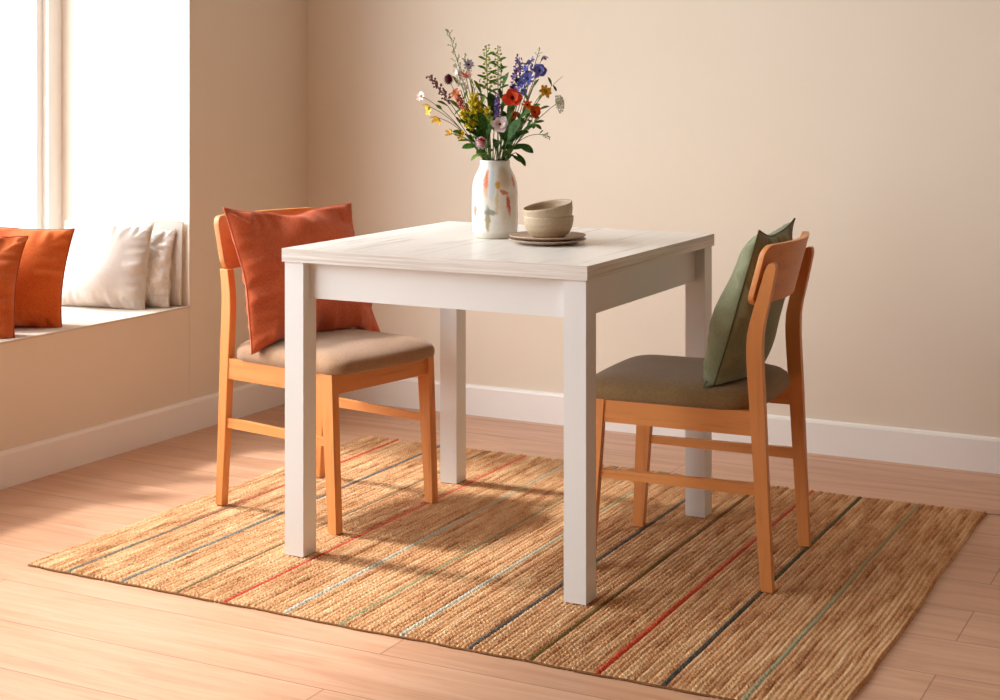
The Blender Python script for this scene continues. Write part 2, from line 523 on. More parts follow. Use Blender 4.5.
# ------------------------------------------------------------------ rug
def make_rug():
    P = 0.0125
    X0, X1, Y0, Y1 = -0.512, 1.472, -0.325, 1.165
    nx, ny = 794, 460
    xs = np.linspace(X0, X1, nx + 1); ys = np.linspace(Y0, Y1, ny + 1)
    gx, gy = np.meshgrid(xs, ys)
    rng = np.random.default_rng(3)
    r = gx / P
    row = np.floor(r).astype(int)
    s = r - row - 0.5
    ph0 = rng.random(400)[row + 100]
    amp = 0.75 + 0.5 * rng.random(400)[row + 100]
    env = np.sqrt(np.clip(1 - (2 * s) ** 2 * 0.98, 0, 1))
    ph = gy / (0.0125 + 0.002 * rng.random(400)[row + 100]) + ph0 + np.abs(s) * 1.3 + (s > 0) * 0.5 + 0.25 * np.sin(gy * 40 + ph0 * 30)
    knot = np.abs(np.cos(np.pi * ph))
    h = env * (0.22 + 0.78 * knot) * amp * (0.8 + 0.4 * rng.random(gx.shape))
    waves = 0.0012 * np.sin(gx * 7 + 1) * np.sin(gy * 5)
    z = 0.0035 + 0.0066 * h + np.clip(waves, 0, 1)
    # edges of the rug wander and turn down
    wob_y = np.interp(gx, np.linspace(X0, X1, 26), rng.normal(0, 0.0025, 26))
    ky = (gy - (Y0 + Y1) / 2) / ((Y1 - Y0) / 2)
    Yp = gy + wob_y * ky + 0.0014 * np.sin(r * 2 * np.pi) * (np.abs(ky) > 0.992) * np.sign(ky)
    wob_x = np.interp(gy, np.linspace(Y0, Y1, 14), rng.normal(0, 0.002, 14))
    kx = (gx - (X0 + X1) / 2) / ((X1 - X0) / 2)
    Xp = gx + wob_x * kx ** 3
    edge = np.minimum(np.minimum(gx - X0, X1 - gx), np.minimum(gy - Y0, Y1 - gy))
    z = np.where(edge < 1e-6, 0.0005, z)
    co = np.stack([Xp, Yp, z], -1).reshape(-1, 3).astype(np.float32)
    idx = np.arange((nx + 1) * (ny + 1)).reshape(ny + 1, nx + 1)
    q = np.stack([idx[:-1, :-1], idx[:-1, 1:], idx[1:, 1:], idx[1:, :-1]], -1).reshape(-1, 4)
    me = bpy.data.meshes.new('jute_rug')
    me.vertices.add(len(co)); me.vertices.foreach_set('co', co.ravel())
    me.loops.add(q.size); me.loops.foreach_set('vertex_index', q.ravel().astype(np.int32))
    me.polygons.add(len(q))
    me.polygons.foreach_set('loop_start', np.arange(0, q.size, 4, dtype=np.int32))
    me.polygons.foreach_set('loop_total', np.full(len(q), 4, dtype=np.int32))
    me.polygons.foreach_set('use_smooth', np.ones(len(q), dtype=bool))
    me.update(); me.validate()
    me.materials.append(RUG_M)
    o = link(bpy.data.objects.new('jute_rug', me))
    tag(o, 'large woven jute rug with thin coloured stripes lying under the table and chairs', 'rug')
    b = bmesh.new()
    for i, y0 in ((0, Y0), (1, Y1)):
        sg = -1 if i == 0 else 1
        pts = []
        for x in np.linspace(X0, X1, 60):
            wv = float(np.interp(x, np.linspace(X0, X1, 26), rng.normal(0, 0.0004, 26)))
            base = float(np.interp(x, xs, Yp[0 if i == 0 else -1]))
            pts.append((x, base + wv, 0.0026))
        b2 = bmesh.new()
        tube(b2, pts, 0.0024, 6)
        obj('hem', b2, BIND_SHADE_M, o)
    b.free()
    f = bmesh.new()
    tube(f, [(1.468, 1.150, 0.006), (1.482, 1.158, 0.004), (1.50, 1.166, 0.0025), (1.517, 1.170, 0.0025)], [0.0012, 0.001, 0.001, 0.0018], 5)
    obj('loose_thread', f, BIND_SHADE_M, o)
make_rug()
RZ = 0.0098         # where legs stand on the rug

# ------------------------------------------------------------------ table
def make_table():
    T = empty('dining_table', (0.411, 0.411, RZ))
    tag(T, 'square white dining table with whitewashed wood top standing on the jute rug', 'table')
    h = 0.411; th = 0.032; ov = 0.0055; w = 0.0545; H = 0.75
    bm = bbox(-h, h, -h, h, H - th, H, 0.0012, 2)
    o = obj('tabletop', bm, [TOP_M, EDGE_M], T, False)
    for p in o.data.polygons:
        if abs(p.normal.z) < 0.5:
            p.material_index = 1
    a = h - ov
    for sx in (-1, 1):
        for sy in (-1, 1):
            x0, x1 = sorted((sx * a, sx * (a - w))); y0, y1 = sorted((sy * a, sy * (a - w)))
            obj('leg', bbox(x0, x1, y0, y1, 0, H - th - 0.0005, 0.0015, 2), TABLE_WHITE, T, False)
    r = 0.026; tk = 0.018; z0 = 0.638 - RZ; z1 = H - th - 0.0005
    i = a - w
    for s in (-1, 1):
        y0, y1 = sorted((s * (a - r), s * (a - r - tk)))
        obj('apron', bbox(-i, i, y0, y1, z0, z1, 0.001, 1), TABLE_WHITE, T, False)
        obj('apron', bbox(y0, y1, -i, i, z0, z1, 0.001, 1), TABLE_WHITE, T, False)
make_table()

# ------------------------------------------------------------------ chairs
CW = 0.395
def pchip(tab, z):
    for (a, va), (b, vb) in zip(tab, tab[1:]):
        if z <= b:
            k = (z - a) / (b - a)
            return va + (vb - va) * k
    return tab[-1][1]
def smooth_tab(tab):
    zs = np.linspace(tab[0][0], tab[-1][0], 60)
    v = np.array([pchip(tab, z) for z in zs])
    for _ in range(4):
        v[1:-1] = 0.25 * v[:-2] + 0.5 * v[1:-1] + 0.25 * v[2:]
    return zs, v
Zb, Vb = smooth_tab([(0, 0.0), (0.2, 0.010), (0.42, 0.019), (0.53, 0.025), (0.60, 0.025), (0.64, 0.014), (0.70, 0.001), (0.76, -0.011)])
Zf, Vf = smooth_tab([(0, 0.027), (0.2, 0.041), (0.42, 0.054), (0.53, 0.062), (0.59, 0.062), (0.63, 0.051), (0.68, 0.036), (0.76, 0.012)])
LEGT = 0.0235
Zbs, Vbs = smooth_tab([(0, 0.0), (0.2, 0.010), (0.42, 0.019), (0.53, 0.025), (0.60, 0.027), (0.64, 0.022), (0.70, 0.010)])
Zfs, Vfs = smooth_tab([(0, 0.027), (0.2, 0.041), (0.42, 0.054), (0.53, 0.062), (0.59, 0.062), (0.63, 0.056), (0.70, 0.042)])
def legx(z, front, short=False):
    z += RZ
    if short:
        return float(np.interp(z, Zfs if front else Zbs, Vfs if front else Vbs))
    return float(np.interp(z, Zf if front else Zb, Vf if front else Vb))

def rear_leg(side, short=False):
    yo = side * CW / 2
    yi = side * (CW / 2 - LEGT)
    bm = bmesh.new()
    zs = list(np.linspace(0, 0.6475 if short else 0.725, 26))
    rings = []
    for z in zs:
        b, f = legx(z, False, short), legx(z, True, short)
        rings.append([bm.verts.new(p) for p in ((b, yo, z), (f, yo, z), (f, yi, z), (b, yi, z))])
    # rounded top
    for k in range(1, 1 if short else 6):
        a = k / 5 * PI / 2
        z = 0.725 + 0.021 * math.sin(a)
        b, f = legx(z, False, short), legx(z, True, short)
        c = (b + f) / 2; hw = (f - b) / 2 * (0.35 + 0.65 * math.cos(a))
        rings.append([bm.verts.new(p) for p in ((c - hw, yo, z), (c + hw, yo, z), (c + hw, yi, z), (c - hw, yi, z))])
    for r0, r1 in zip(rings, rings[1:]):
        for k in range(4):
            bm.faces.new((r0[k], r0[(k + 1) % 4], r1[(k + 1) % 4], r1[k]))
    bm.faces.new(rings[0][::-1]); bm.faces.new(rings[-1])
    bmesh.ops.recalc_face_normals(bm, faces=bm.faces)
    es = [e for e in bm.edges if len(e.link_faces) == 2 and e.calc_face_angle(0) > 1.0]
    bmesh.ops.bevel(bm, geom=es, offset=0.003, segments=2, profile=0.6, affect='EDGES', clamp_overlap=True)
    return bm

def front_leg(side):
    yo = side * CW / 2; yi = side * (CW / 2 - LEGT)
    bm = bmesh.new()
    y0, y1 = min(yo, yi), max(yo, yi)
    hexa(bm, [(0.438, y0, 0), (0.466, y0, 0), (0.466, y1, 0), (0.438, y1, 0),
              (0.407, y0, 0.406), (0.450, y0, 0.406), (0.450, y1, 0.406), (0.407, y1, 0.406)])
    bevel_all(bm, 0.0025, 2)
    return bm

def seat_pad():
    bm = bmesh.new()
    x0, x1, hw = 0.046, 0.474, CW / 2 + 0.003
    def outline(inset, rb, rf, bow=0.012):
        pts = []
        def corner(cx, cy, r, a0):
            for k in range(11):
                a = a0 + k / 10 * PI / 2
                pts.append((cx + r * math.cos(a), cy + r * math.sin(a)))
        X0, X1, W = x0 + inset, x1 - inset, hw - inset
        corner(X1 - rf, W - rf, rf, 0)
        corner(X0 + rb, W - rb, rb, PI / 2)
        # back bows outward a little
        for k in range(1, 8):
            pts.append((X0, (W - rb) * (1 - 2 * k / 8)))
        corner(X0 + rb, -W + rb, rb, PI)
        corner(X1 - rf, -W + rf, rf, 3 * PI / 2)
        for k in range(1, 8):
            pts.append((X1, (W - rf) * (-1 + 2 * k / 8)))
        out = []
        for x, y in pts:
            t = (x - x0) / (x1 - x0)
            d = 1 - (y / hw) ** 2
            out.append((x + (bow * d if t > 0.5 else -bow * d) * abs(2 * t - 1) ** 2, y))
        return out
    levels = [(0.006, 0.4155), (0.001, 0.4200), (0.0, 0.430), (0.001, 0.440), (0.006, 0.450), (0.016, 0.458), (0.034, 0.4645), (0.06, 0.469), (0.10, 0.472), (0.15, 0.473)]
    rings = []
    for ins, z in levels:
        k = ins / 0.15
        o = outline(ins, 0.075 * (1 - 0.6 * k), 0.045 * (1 - 0.3 * k) + 0.0, 0.012)
        ring = []
        for x, y in o:
            zz = z
            t = max(0.0, (x - 0.36) / 0.12)
            zz -= 0.006 * t * t * (z - 0.4175) / 0.055      # waterfall front
            ring.append(bm.verts.new((x, y, zz)))
        rings.append(ring)
    n = len(rings[0])
    for a, b in zip(rings, rings[1:]):
        for k in range(n):
            bm.faces.new((a[k], a[(k + 1) % n], b[(k + 1) % n], b[k]))
    bm.faces.new(rings[0][::-1]); bm.faces.new(rings[-1])
    bmesh.ops.recalc_face_normals(bm, faces=bm.faces)
    return bm

def back_panel(short=False):
    zb, zt, hw, th = 0.6465, 0.786, 0.2, 0.0145
    if short:
        zb, zt, th = 0.645, 0.790, 0.016
    sag = 0.033; lean = -0.24 if short else -0.27
    x_at = 0.009 if short else 0.030
    bm = bmesh.new()
    ny, nz = 40, 14
    rc = 0.027
    def edge_z(y):
        d = abs(y) - (hw - rc)
        return 0.0 if d <= 0 else rc - math.sqrt(max(0, rc * rc - d * d))
    front, back = [], []
    for j in range(ny + 1):
        y = hw * math.sin((j / ny - 0.5) * PI) if True else 0
        cut = edge_z(y)
        fr, bk = [], []
        for i in range(nz + 1):
            z0, z1 = zb + cut, zt - cut
            z = z0 + (z1 - z0) * i / nz
            xb = x_at + lean * (z - 0.70) - sag * (1 - (y / 0.185) ** 2)
            slope = 2 * sag * y / 0.185 ** 2
            L = math.sqrt(1 + slope * slope)
            bk.append(bm.verts.new((xb, y, z)))
            fr.append(bm.verts.new((xb + th / L, y - th * slope / L * 0.6, z)))
        front.append(fr); back.append(bk)
    def quad(a, b, c, d):
        if len({a, b, c, d}) == 4:
            bm.faces.new((a, b, c, d))
    for j in range(ny):
        for i in range(nz):
            quad(front[j][i], front[j + 1][i], front[j + 1][i + 1], front[j][i + 1])
            quad(back[j][i], back[j][i + 1], back[j + 1][i + 1], back[j + 1][i])
        quad(front[j][0], back[j][0], back[j + 1][0], front[j + 1][0])
        quad(front[j][nz], front[j + 1][nz], back[j + 1][nz], back[j][nz])
    for i in range(nz):
        quad(front[0][i], front[0][i + 1], back[0][i + 1], back[0][i])
        quad(front[ny][i], back[ny][i], back[ny][i + 1], front[ny][i + 1])
    bmesh.ops.remove_doubles(bm, verts=bm.verts, dist=0.0002)
    bmesh.ops.recalc_face_normals(bm, faces=bm.faces)
    es = [e for e in bm.edges if len(e.link_faces) == 2 and e.calc_face_angle(0) > 0.9]
    bmesh.ops.bevel(bm, geom=es, offset=0.0022, segments=2, profile=0.6, affect='EDGES', clamp_overlap=True)
    return bm

def bar(p0, p1, h0, h1, t, bev=0.002):
    """bar along x from p0 to p1 (x, y, z centre), height h0 -> h1, thickness t in y"""
    bm = bmesh.new()
    (xa, ya, za), (xb, yb, zb) = p0, p1
    hexa(bm, [(xa, ya - t / 2, za - h0 / 2), (xb, yb - t / 2, zb - h1 / 2), (xb, yb + t / 2, zb - h1 / 2), (xa, ya + t / 2, za - h0 / 2),
              (xa, ya - t / 2, za + h0 / 2), (xb, yb - t / 2, zb + h1 / 2), (xb, yb + t / 2, zb + h1 / 2), (xa, ya + t / 2, za + h0 / 2)])
    bevel_all(bm, bev, 2)
    return bm

def make_chair(loc, deg, fabric, label, short=False):
    C = empty('dining_chair', (loc[0], loc[1], RZ), math.radians(deg))
    tag(C, label, 'chair', 'dining chairs at the white table')
    # heights are measured from the rug
    for s in (-1, 1):
        obj('leg', rear_leg(s, short), OAK['z'], C, False)
        obj('leg', front_leg(s), OAK['z'], C, False)
    for s in (-1, 1):
        y = s * (CW / 2 - 0.0125)
        obj('seat_rail', bar((0.050, y, 0.3780), (0.416, y, 0.3785), 0.056, 0.053, 0.019), OAK['x'], C, False)
        obj('stretcher', bar((0.038, y, 0.2285), (0.424, y, 0.2285), 0.027, 0.019, 0.014), OAK['x'], C, False)
    i = CW / 2 - LEGT + 0.002
    obj('seat_rail', bbox(0.424, 0.443, -i, i, 0.352, 0.405, 0.002), OAK['y'], C, False)
    obj('seat', seat_pad(), fabric, C).location.z = -0.0115
    obj('backrest', back_panel(short), OAK['y'], C)
    return C
OL, HL = (-0.391, 0.476), -11.0
OR, HR = (1.149, 0.464), 183.5
make_chair(OL, HL, TAUPE, 'oak dining chair with a taupe seat, holding the terracotta cushion, nearer the window', True)
make_chair(OR, HR, OLIVE, 'oak dining chair with an olive seat, seen from behind, holding the sage green cushion')

# ------------------------------------------------------------------ cushions
def cushion_mesh(w, h, t, seed, pinch=0.075, n=56, wr=0.004, fat=0.25, ear=0.0, chop=0.0, bend=0.0, back=1.0, corners=()):
    """Cushion in its own frame: x across, z up, y = thickness (front is -y)."""
    rnd = random.Random(seed)
    off = Vector((rnd.uniform(-50, 50), rnd.uniform(-50, 50), rnd.uniform(-50, 50)))
    bm = bmesh.new()
    def P(u, v, s):
        # edges drawn in between the corners
        du = u * (1 - pinch * (1 - v * v) * u * u)
        dv = v * (1 - pinch * (1 - u * u) * v * v)
        x = w / 2 * du
        z = h / 2 * dv
        e = max(0.0, (1 - abs(u) ** 2.3)) ** 0.55 * max(0.0, (1 - abs(v) ** 2.3)) ** 0.55
        th = t / 2 * e * (1 + fat * (-v))
        p3 = Vector((x, 0, z))
        edge = 1 - min(1.0, min(1 - abs(u), 1 - abs(v)) / 0.45)
        # creases run in from the seams
        if 1 - abs(u) < 1 - abs(v):
            q = Vector((u * 2.0, v * 11, s * 5)) + off
        else:
            q = Vector((u * 11, v * 2.0, s * 5)) + off
        cr = noise.noise(q) * wr * edge + noise.noise(q * 0.5) * wr * 1.3 * edge
        soft = noise.noise(p3 * 9 + off + Vector((0, s * 3, 0))) * wr * 1.1
        th += (cr + soft) * min(1.0, e * 2.6)
        if chop:
            z -= chop * math.exp(-(u / 0.28) ** 2) * max(0, (v + 0.2) / 1.2) ** 3
        y = s * max(th, 0.0) * (back if s > 0 else 1.0)
        y += bend * (u * u) * 0.5
        x += noise.noise(p3 * 7 + off) * min(wr, 0.006) * 1.2
        z += noise.noise(p3 * 7 - off) * min(wr, 0.006) * 1.2
        for su, sv, dx, dz in corners:
            kk = ((1 + su * u) / 2 * (1 + sv * v) / 2) ** 4
            x += dx * kk; z += dz * kk
        return Vector((x, y, z))
    us = [math.sin((i / n - 0.5) * PI) * 0.55 + (2 * i / n - 1) * 0.45 for i in range(n + 1)]
    grid = {}
    for s in (-1, 1):
        for i in range(n + 1):
            for j in range(n + 1):
                rim = i in (0, n) or j in (0, n)
                if rim and s == 1:
                    grid[(s, i, j)] = grid[(-1, i, j)]
                else:
                    grid[(s, i, j)] = bm.verts.new(P(us[i], us[j], s))
    for s in (-1, 1):
        for i in range(n):
            for j in range(n):
                f = (grid[(s, i, j)], grid[(s, i + 1, j)], grid[(s, i + 1, j + 1)], grid[(s, i, j + 1)])
                bm.faces.new(f if s == -1 else f[::-1])
    rim = [grid[(-1, i, 0)].co.copy() for i in range(n)] + [grid[(-1, n, j)].co.copy() for j in range(n)] \
        + [grid[(-1, n - i, n)].co.copy() for i in range(n)] + [grid[(-1, 0, n - j)].co.copy() for j in range(n)]
    return bm, rim

def seam_mesh(rim, r):
    bm = bmesh.new()
    n = len(rim); seg = 6
    rings = []
    for i, p in enumerate(rim):
        t = (rim[(i + 1) % n] - rim[i - 1])
        u = Vector((0, 1, 0)); w = t.cross(u)
        w = w.normalized() if w.length > 1e-9 else Vector((0, 0, 1))
        rings.append([bm.verts.new(p + r * (u * math.cos(2 * PI * k / seg) + w * math.sin(2 * PI * k / seg))) for k in range(seg)])
    for i in range(n):
        a, b = rings[i], rings[(i + 1) % n]
        for k in range(seg):
            bm.faces.new((a[k], a[(k + 1) % seg], b[(k + 1) % seg], b[k]))
    bmesh.ops.recalc_face_normals(bm, faces=bm.faces)
    return bm

def cushion(name, label, size, mat, mseam, M, seed, group=None, r=0.0022, floor=None, **kw):
    bm, rim = cushion_mesh(*size, seed, **kw)
    o = obj(name, bm, mat)
    o.matrix_world = M
    tag(o, label, 'cushion', group)
    obj('seam', seam_mesh(rim, r), mseam, o)
    if floor is not None:
        for b in [o] + list(o.children):
            for v in b.data.vertices:
                p = M @ v.co
                p.z = max(p.z, floor)
                v.co = M.inverted() @ p
    return o

def chair_frame(O, deg, c, right, up):
    """matrix of a cushion in a chair: centre c, across and up vectors in the chair's own axes"""
    R = Matrix.Translation((O[0], O[1], RZ)) @ Matrix.Rotation(math.radians(deg), 4, 'Z')
    up = Vector(up).normalized(); x = Vector(right); x = (x - up * x.dot(up)).normalized()
    y = up.cross(x)
    L = Matrix(((x.x, y.x, up.x, c[0]), (x.y, y.y, up.y, c[1]), (x.z, y.z, up.z, c[2]), (0, 0, 0, 1)))
    return R @ L

def settle(o, O, deg, short):
    """press a cushion flat where it meets the seat and the backrest of its chair"""
    Mi = (Matrix.Translation((O[0], O[1], RZ)) @ Matrix.Rotation(math.radians(deg), 4, 'Z')).inverted()
    T = Mi @ o.matrix_world
    Ti = T.inverted()
    for b in [o] + list(o.children):
        g = 0.0 if b is o else 0.0015
        for v in b.data.vertices:
            p = T @ v.co
            if p.x < 0.47 and abs(p.y) < 0.2:
                e = max(0.0, (abs(p.y) - 0.150) / 0.05)
                zmin = 0.4625 - 0.030 * e * e + g * 0.5
                p.z = max(p.z, zmin)
            if abs(p.y) < 0.2:
                zz = min(max(p.z, 0.60), 0.85)
                lean, xa, zb, zt = (-0.24, 0.009, 0.645, 0.790) if short else (-0.27, 0.030, 0.6465, 0.786)
                if zb - 0.01 < p.z < zt + 0.01:
                    xf = xa + lean * (p.z - 0.70) - 0.033 * (1 - (p.y / 0.185) ** 2) + 0.0165 + g
                    p.x = max(p.x, xf)
            v.co = Ti @ p
        b.data.update()

# the front of a cushion looks along -y of its own frame = the way the sitter looks
ct = cushion('cushion', 'square terracotta cushion leaning on the backrest of the taupe seated chair', (0.480, 0.388, 0.125), TERRA, TERRA_P,
        chair_frame(OL, HL, (0.128, 0.016, 0.622), (0.02, 1, -0.045), (-0.105, 0.0, 0.37)), 11, pinch=0.09, chop=0.010, wr=0.019, back=0.8, group='cushions on the dining chairs', corners=((-1, 1, -0.004, 0.012), (1, 1, -0.004, -0.010), (1, -1, 0.010, -0.018), (-1, -1, -0.004, 0.0)))
settle(ct, OL, HL, True)
cs = cushion('cushion', 'square sage green cushion leaning on the backrest of the olive seated chair', (0.345, 0.412, 0.150), SAGE, SAGE_P,
        chair_frame(OR, HR, (0.098, 0.006, 0.607), (0.03, 1, -0.06), (-0.115, 0.0, 0.39)), 23, pinch=0.08, wr=0.014, back=0.75, group='cushions on the dining chairs', corners=((1, -1, 0.0, -0.026), (1, 1, -0.006, 0.010), (-1, 1, 0.012, 0.018)))

settle(cs, OR, HR, False)

def stand(c, face_deg, lean, roll=0.0):
    """cushion standing at c (centre) whose front looks toward face_deg in plan, leaning back by lean"""
    return Matrix.Translation(c) @ Matrix.Rotation(math.radians(face_deg + 90), 4, 'Z') @ Matrix.Rotation(-math.radians(lean), 4, 'X') @ Matrix.Rotation(math.radians(roll), 4, 'Y')

cushion('cushion', 'large cream cushion on the window seat between the orange and the silvery cushions', (0.335, 0.290, 0.13), CREAM, CREAM_P,
        stand((-1.330, 0.840, SILL + 0.138), -80, 10, 0.5), 31, floor=SILL + 0.0005, group='cushions on the window seat', pinch=0.05, wr=0.013)
cushion('cushion', 'small crushed silvery cushion on the window seat beside the large cream cushion', (0.30, 0.262, 0.085), SATIN, CREAM_P,
        stand((-1.270, 0.914, SILL + 0.126), -84, 8), 37, floor=SILL + 0.0005, group='cushions on the window seat', pinch=0.06, wr=0.012)
cushion('cushion', 'flat pale cushion standing against the white reveal of the window seat, behind the silvery one', (0.30, 0.284, 0.03), CREAM, CREAM_P,
        stand((-1.252, 0.953, SILL + 0.139), -89, 2), 41, floor=SILL + 0.0005, group='cushions on the window seat', pinch=0.02, wr=0.002)
cushion('cushion', 'bright orange cushion on the window seat, in front of the large cream cushion', (0.42, 0.322, 0.16), ORANGE, ORANGE_P,
        stand((-1.338, 0.385, SILL + 0.152), -62, 12, 4), 43, floor=SILL + 0.0005, group='cushions on the window seat', pinch=0.07, wr=0.014)
cushion('cushion', 'rust orange cushion on the window seat, cut by the left edge of the photo', (0.40, 0.320, 0.15), RUST, ORANGE_P,
        stand((-1.312, 0.182, SILL + 0.146), -62, 14, 3), 47, floor=SILL + 0.0005, group='cushions on the window seat', pinch=0.10, wr=0.014)

# ------------------------------------------------------------------ crockery and vase
TZ = 0.7598
YAW = -0.4652       # the vase's painted side and the bouquet face the room
def place_lathe(name, prof, m, loc, label, cat, group=None, tilt=None):
    o = obj(name, lathe(prof), m)
    o.location = loc
    if tilt:
        o.rotation_euler = tilt
    tag(o, label, cat, group)
    return o
PC = Vector((0.529, 0.399, TZ))
def plate_prof(R, h=0.0125):
    return [(0, 0.001), (R * 0.58, 0.001), (R * 0.60, 0.0), (R * 0.66, 0.0), (R * 0.72, 0.002), (R * 0.95, h - 0.004), (R, h - 0.0015),
            (R, h), (R * 0.985, h + 0.0005), (R * 0.9, h - 0.003), (R * 0.74, 0.006), (R * 0.66, 0.005), (0, 0.005)]
place_lathe('plate', plate_prof(0.098), STONE_P, PC, 'stoneware plate lying on the table top, lower of the two plates', 'plate', 'stacked stoneware plates')
place_lathe('plate', plate_prof(0.097), STONE_P, PC + Vector((0.0012, -0.001, 0.0098)), 'stoneware plate resting on another plate, directly under the bowls', 'plate', 'stacked stoneware plates')
def bowl_prof(R, h):
    return [(0, 0.0015), (R * 0.50, 0.0015), (R * 0.52, 0.0), (R * 0.60, 0.0), (R * 0.80, 0.010), (R * 0.93, 0.024), (R * 0.985, 0.038), (R, h - 0.004),
            (R, h - 0.001), (R * 0.985, h), (R * 0.955, h - 0.001), (R * 0.945, h - 0.006), (R * 0.90, 0.026), (R * 0.76, 0.012), (R * 0.5, 0.006), (0, 0.005)]
BC = PC + Vector((0.003, 0.001, 0.0098 + 0.0055))
place_lathe('bowl', bowl_prof(0.0632, 0.055), STONE, BC, 'taupe stoneware bowl standing on the plates, lower of the two bowls', 'bowl', 'stacked stoneware bowls')
rt = Vector((math.cos(YAW), -math.sin(YAW), 0)); tc = Vector((-math.sin(YAW), -math.cos(YAW), 0))   # right and toward the camera
b2 = place_lathe('bowl', bowl_prof(0.0630, 0.055), STONE, BC + Vector((0, 0, 0.0285)) + rt * 0.006, 'taupe stoneware bowl tilted inside the other bowl, upper of the two bowls', 'bowl', 'stacked stoneware bowls')
b2.rotation_euler = (Matrix.Rotation(math.radians(5), 3, rt) @ Matrix.Rotation(math.radians(-9.5), 3, Vector((tc.x, tc.y, 0)).cross(Vector((0, 0, 1))).cross(Vector((0, 0, 1)))) ).to_euler()

VC = Vector((0.340, 0.472, TZ))
VH = 0.2035
vp = [(0, 0.002), (0.040, 0.002), (0.043, 0.0), (0.049, 0.0), (0.054, 0.004), (0.0575, 0.012), (0.0595, 0.03), (0.0605, 0.06), (0.0605, 0.10), (0.0595, 0.13),
      (0.0565, 0.150), (0.051, 0.166), (0.0445, 0.178), (0.0405, 0.187), (0.0393, 0.194), (0.0395, 0.203), (0.0390, 0.2055), (0.0372, 0.206), (0.0360, 0.2035), (0.0355, 0.194),
      (0.040, 0.180), (0.050, 0.155), (0.055, 0.12), (0.056, 0.06), (0.052, 0.015), (0.03, 0.008), (0, 0.008)]
vp = [(r * 1.005, z * 0.2035 / 0.206) for r, z in vp]
vase = place_lathe('vase', vp, VASE_M, VC, 'tall white ceramic vase painted with coral, mustard and grey strokes, holding the flowers', 'vase')
vase.rotation_euler = (0, 0, -YAW)

# ------------------------------------------------------------------ flowers
K = 1 / 389.0
def Q(u, v, d=0.0):
    """a place in the bouquet: u, v in picture units from the vase's axis and rim, d metres toward the room"""
    return VC + Vector((0, 0, VH)) + rt * ((u - 495) * K) + Vector((0, 0, (160 - v) * K)) + tc * d

def m_petal(name, c, c2=None, rough=0.6):
    c2 = c2 or tuple(x * 0.72 for x in c[:3]) + (1,)
    t = NT(name)
    n = t.noise(t.coord(), 120, 4)
    t.color(t.ramp(n, [(0.35, c2), (0.6, c)]))
    t.set(rough, 0.2)
    t.b.inputs['Subsurface Weight'].default_value = 0.0
    return t.m
PM = {k: m_petal('petal_' + k, srgb(*v)) for k, v in dict(
    white=(236, 234, 224), blush=(232, 214, 214), pink=(222, 140, 128), burgundy=(104, 34, 48), red=(196, 60, 62), coral=(236, 92, 58),
    orange=(232, 106, 36), yellow=(238, 190, 46), lemon=(236, 214, 92), gold=(214, 194, 44), violet=(96, 74, 148), blue=(118, 124, 200),
    mauve=(132, 106, 170), greyblue=(170, 168, 190), lime=(172, 188, 72), peach=(226, 138, 96), plum=(122, 74, 72), paleg=(206, 214, 180), lace=(230, 230, 214)).items()}
LEAF = m_petal('leaf_green', srgb(90, 142, 54), srgb(56, 104, 36), 0.5)
LEAF_D = m_petal('leaf_dark', srgb(70, 112, 50), srgb(42, 78, 32), 0.5)
LEAF_L = m_petal('leaf_light', srgb(134, 160, 62), srgb(92, 124, 40), 0.5)
STEM = m_petal('stem_green', srgb(104, 124, 66), srgb(74, 96, 44), 0.6)
STEM_D = m_petal('stem_dark', srgb(84, 78, 54), srgb(60, 58, 40), 0.6)
EYE_D = m_petal('flower_eye', srgb(92, 34, 26), srgb(60, 24, 20), 0.8)
EYE_Y = m_petal('flower_disc', srgb(200, 150, 50), srgb(160, 110, 30), 0.8)

def petal(bm, c, d, up, L, W, cup=0.3, curl=0.0, n=5, tip=0.75, base=0.25):
    """one petal from c along d; up is the face it shows"""
    d = d.normalized(); up = (up - d * up.dot(d)).normalized(); s = d.cross(up)
    rows = []
    for i in range(n + 1):
        t = i / n
        wd = W / 2 * (base + (1 - base) * math.sin(min(1.0, t * 1.25) * PI / 2)) * (1.0 if t < tip else math.sqrt(max(0.02, 1 - ((t - tip) / (1 - tip + 1e-6)) ** 2)))
        p = c + d * (L * t) + up * (L * (cup * t * t + curl * t ** 3))
        rows.append([bm.verts.new(p - s * wd + up * wd * 0.25), bm.verts.new(p), bm.verts.new(p + s * wd + up * wd * 0.25)])
    for a, b in zip(rows, rows[1:]):
        for k in range(2):
            bm.faces.new((a[k], a[k + 1], b[k + 1], b[k]))

def ball(bm, c, r, sx=1, ax=None, sub=1, st=1.0):
    M = Matrix.Translation(c)
    if ax is not None:
        u, w = frame_of(ax)
        a = ax.normalized()
        M = M @ Matrix(((u.x, w.x, a.x, 0), (u.y, w.y, a.y, 0), (u.z, w.z, a.z, 0), (0, 0, 0, 1)))
    bmesh.ops.create_icosphere(bm, subdivisions=sub, radius=r, matrix=M @ Matrix.Diagonal((1, 1, st, 1)))

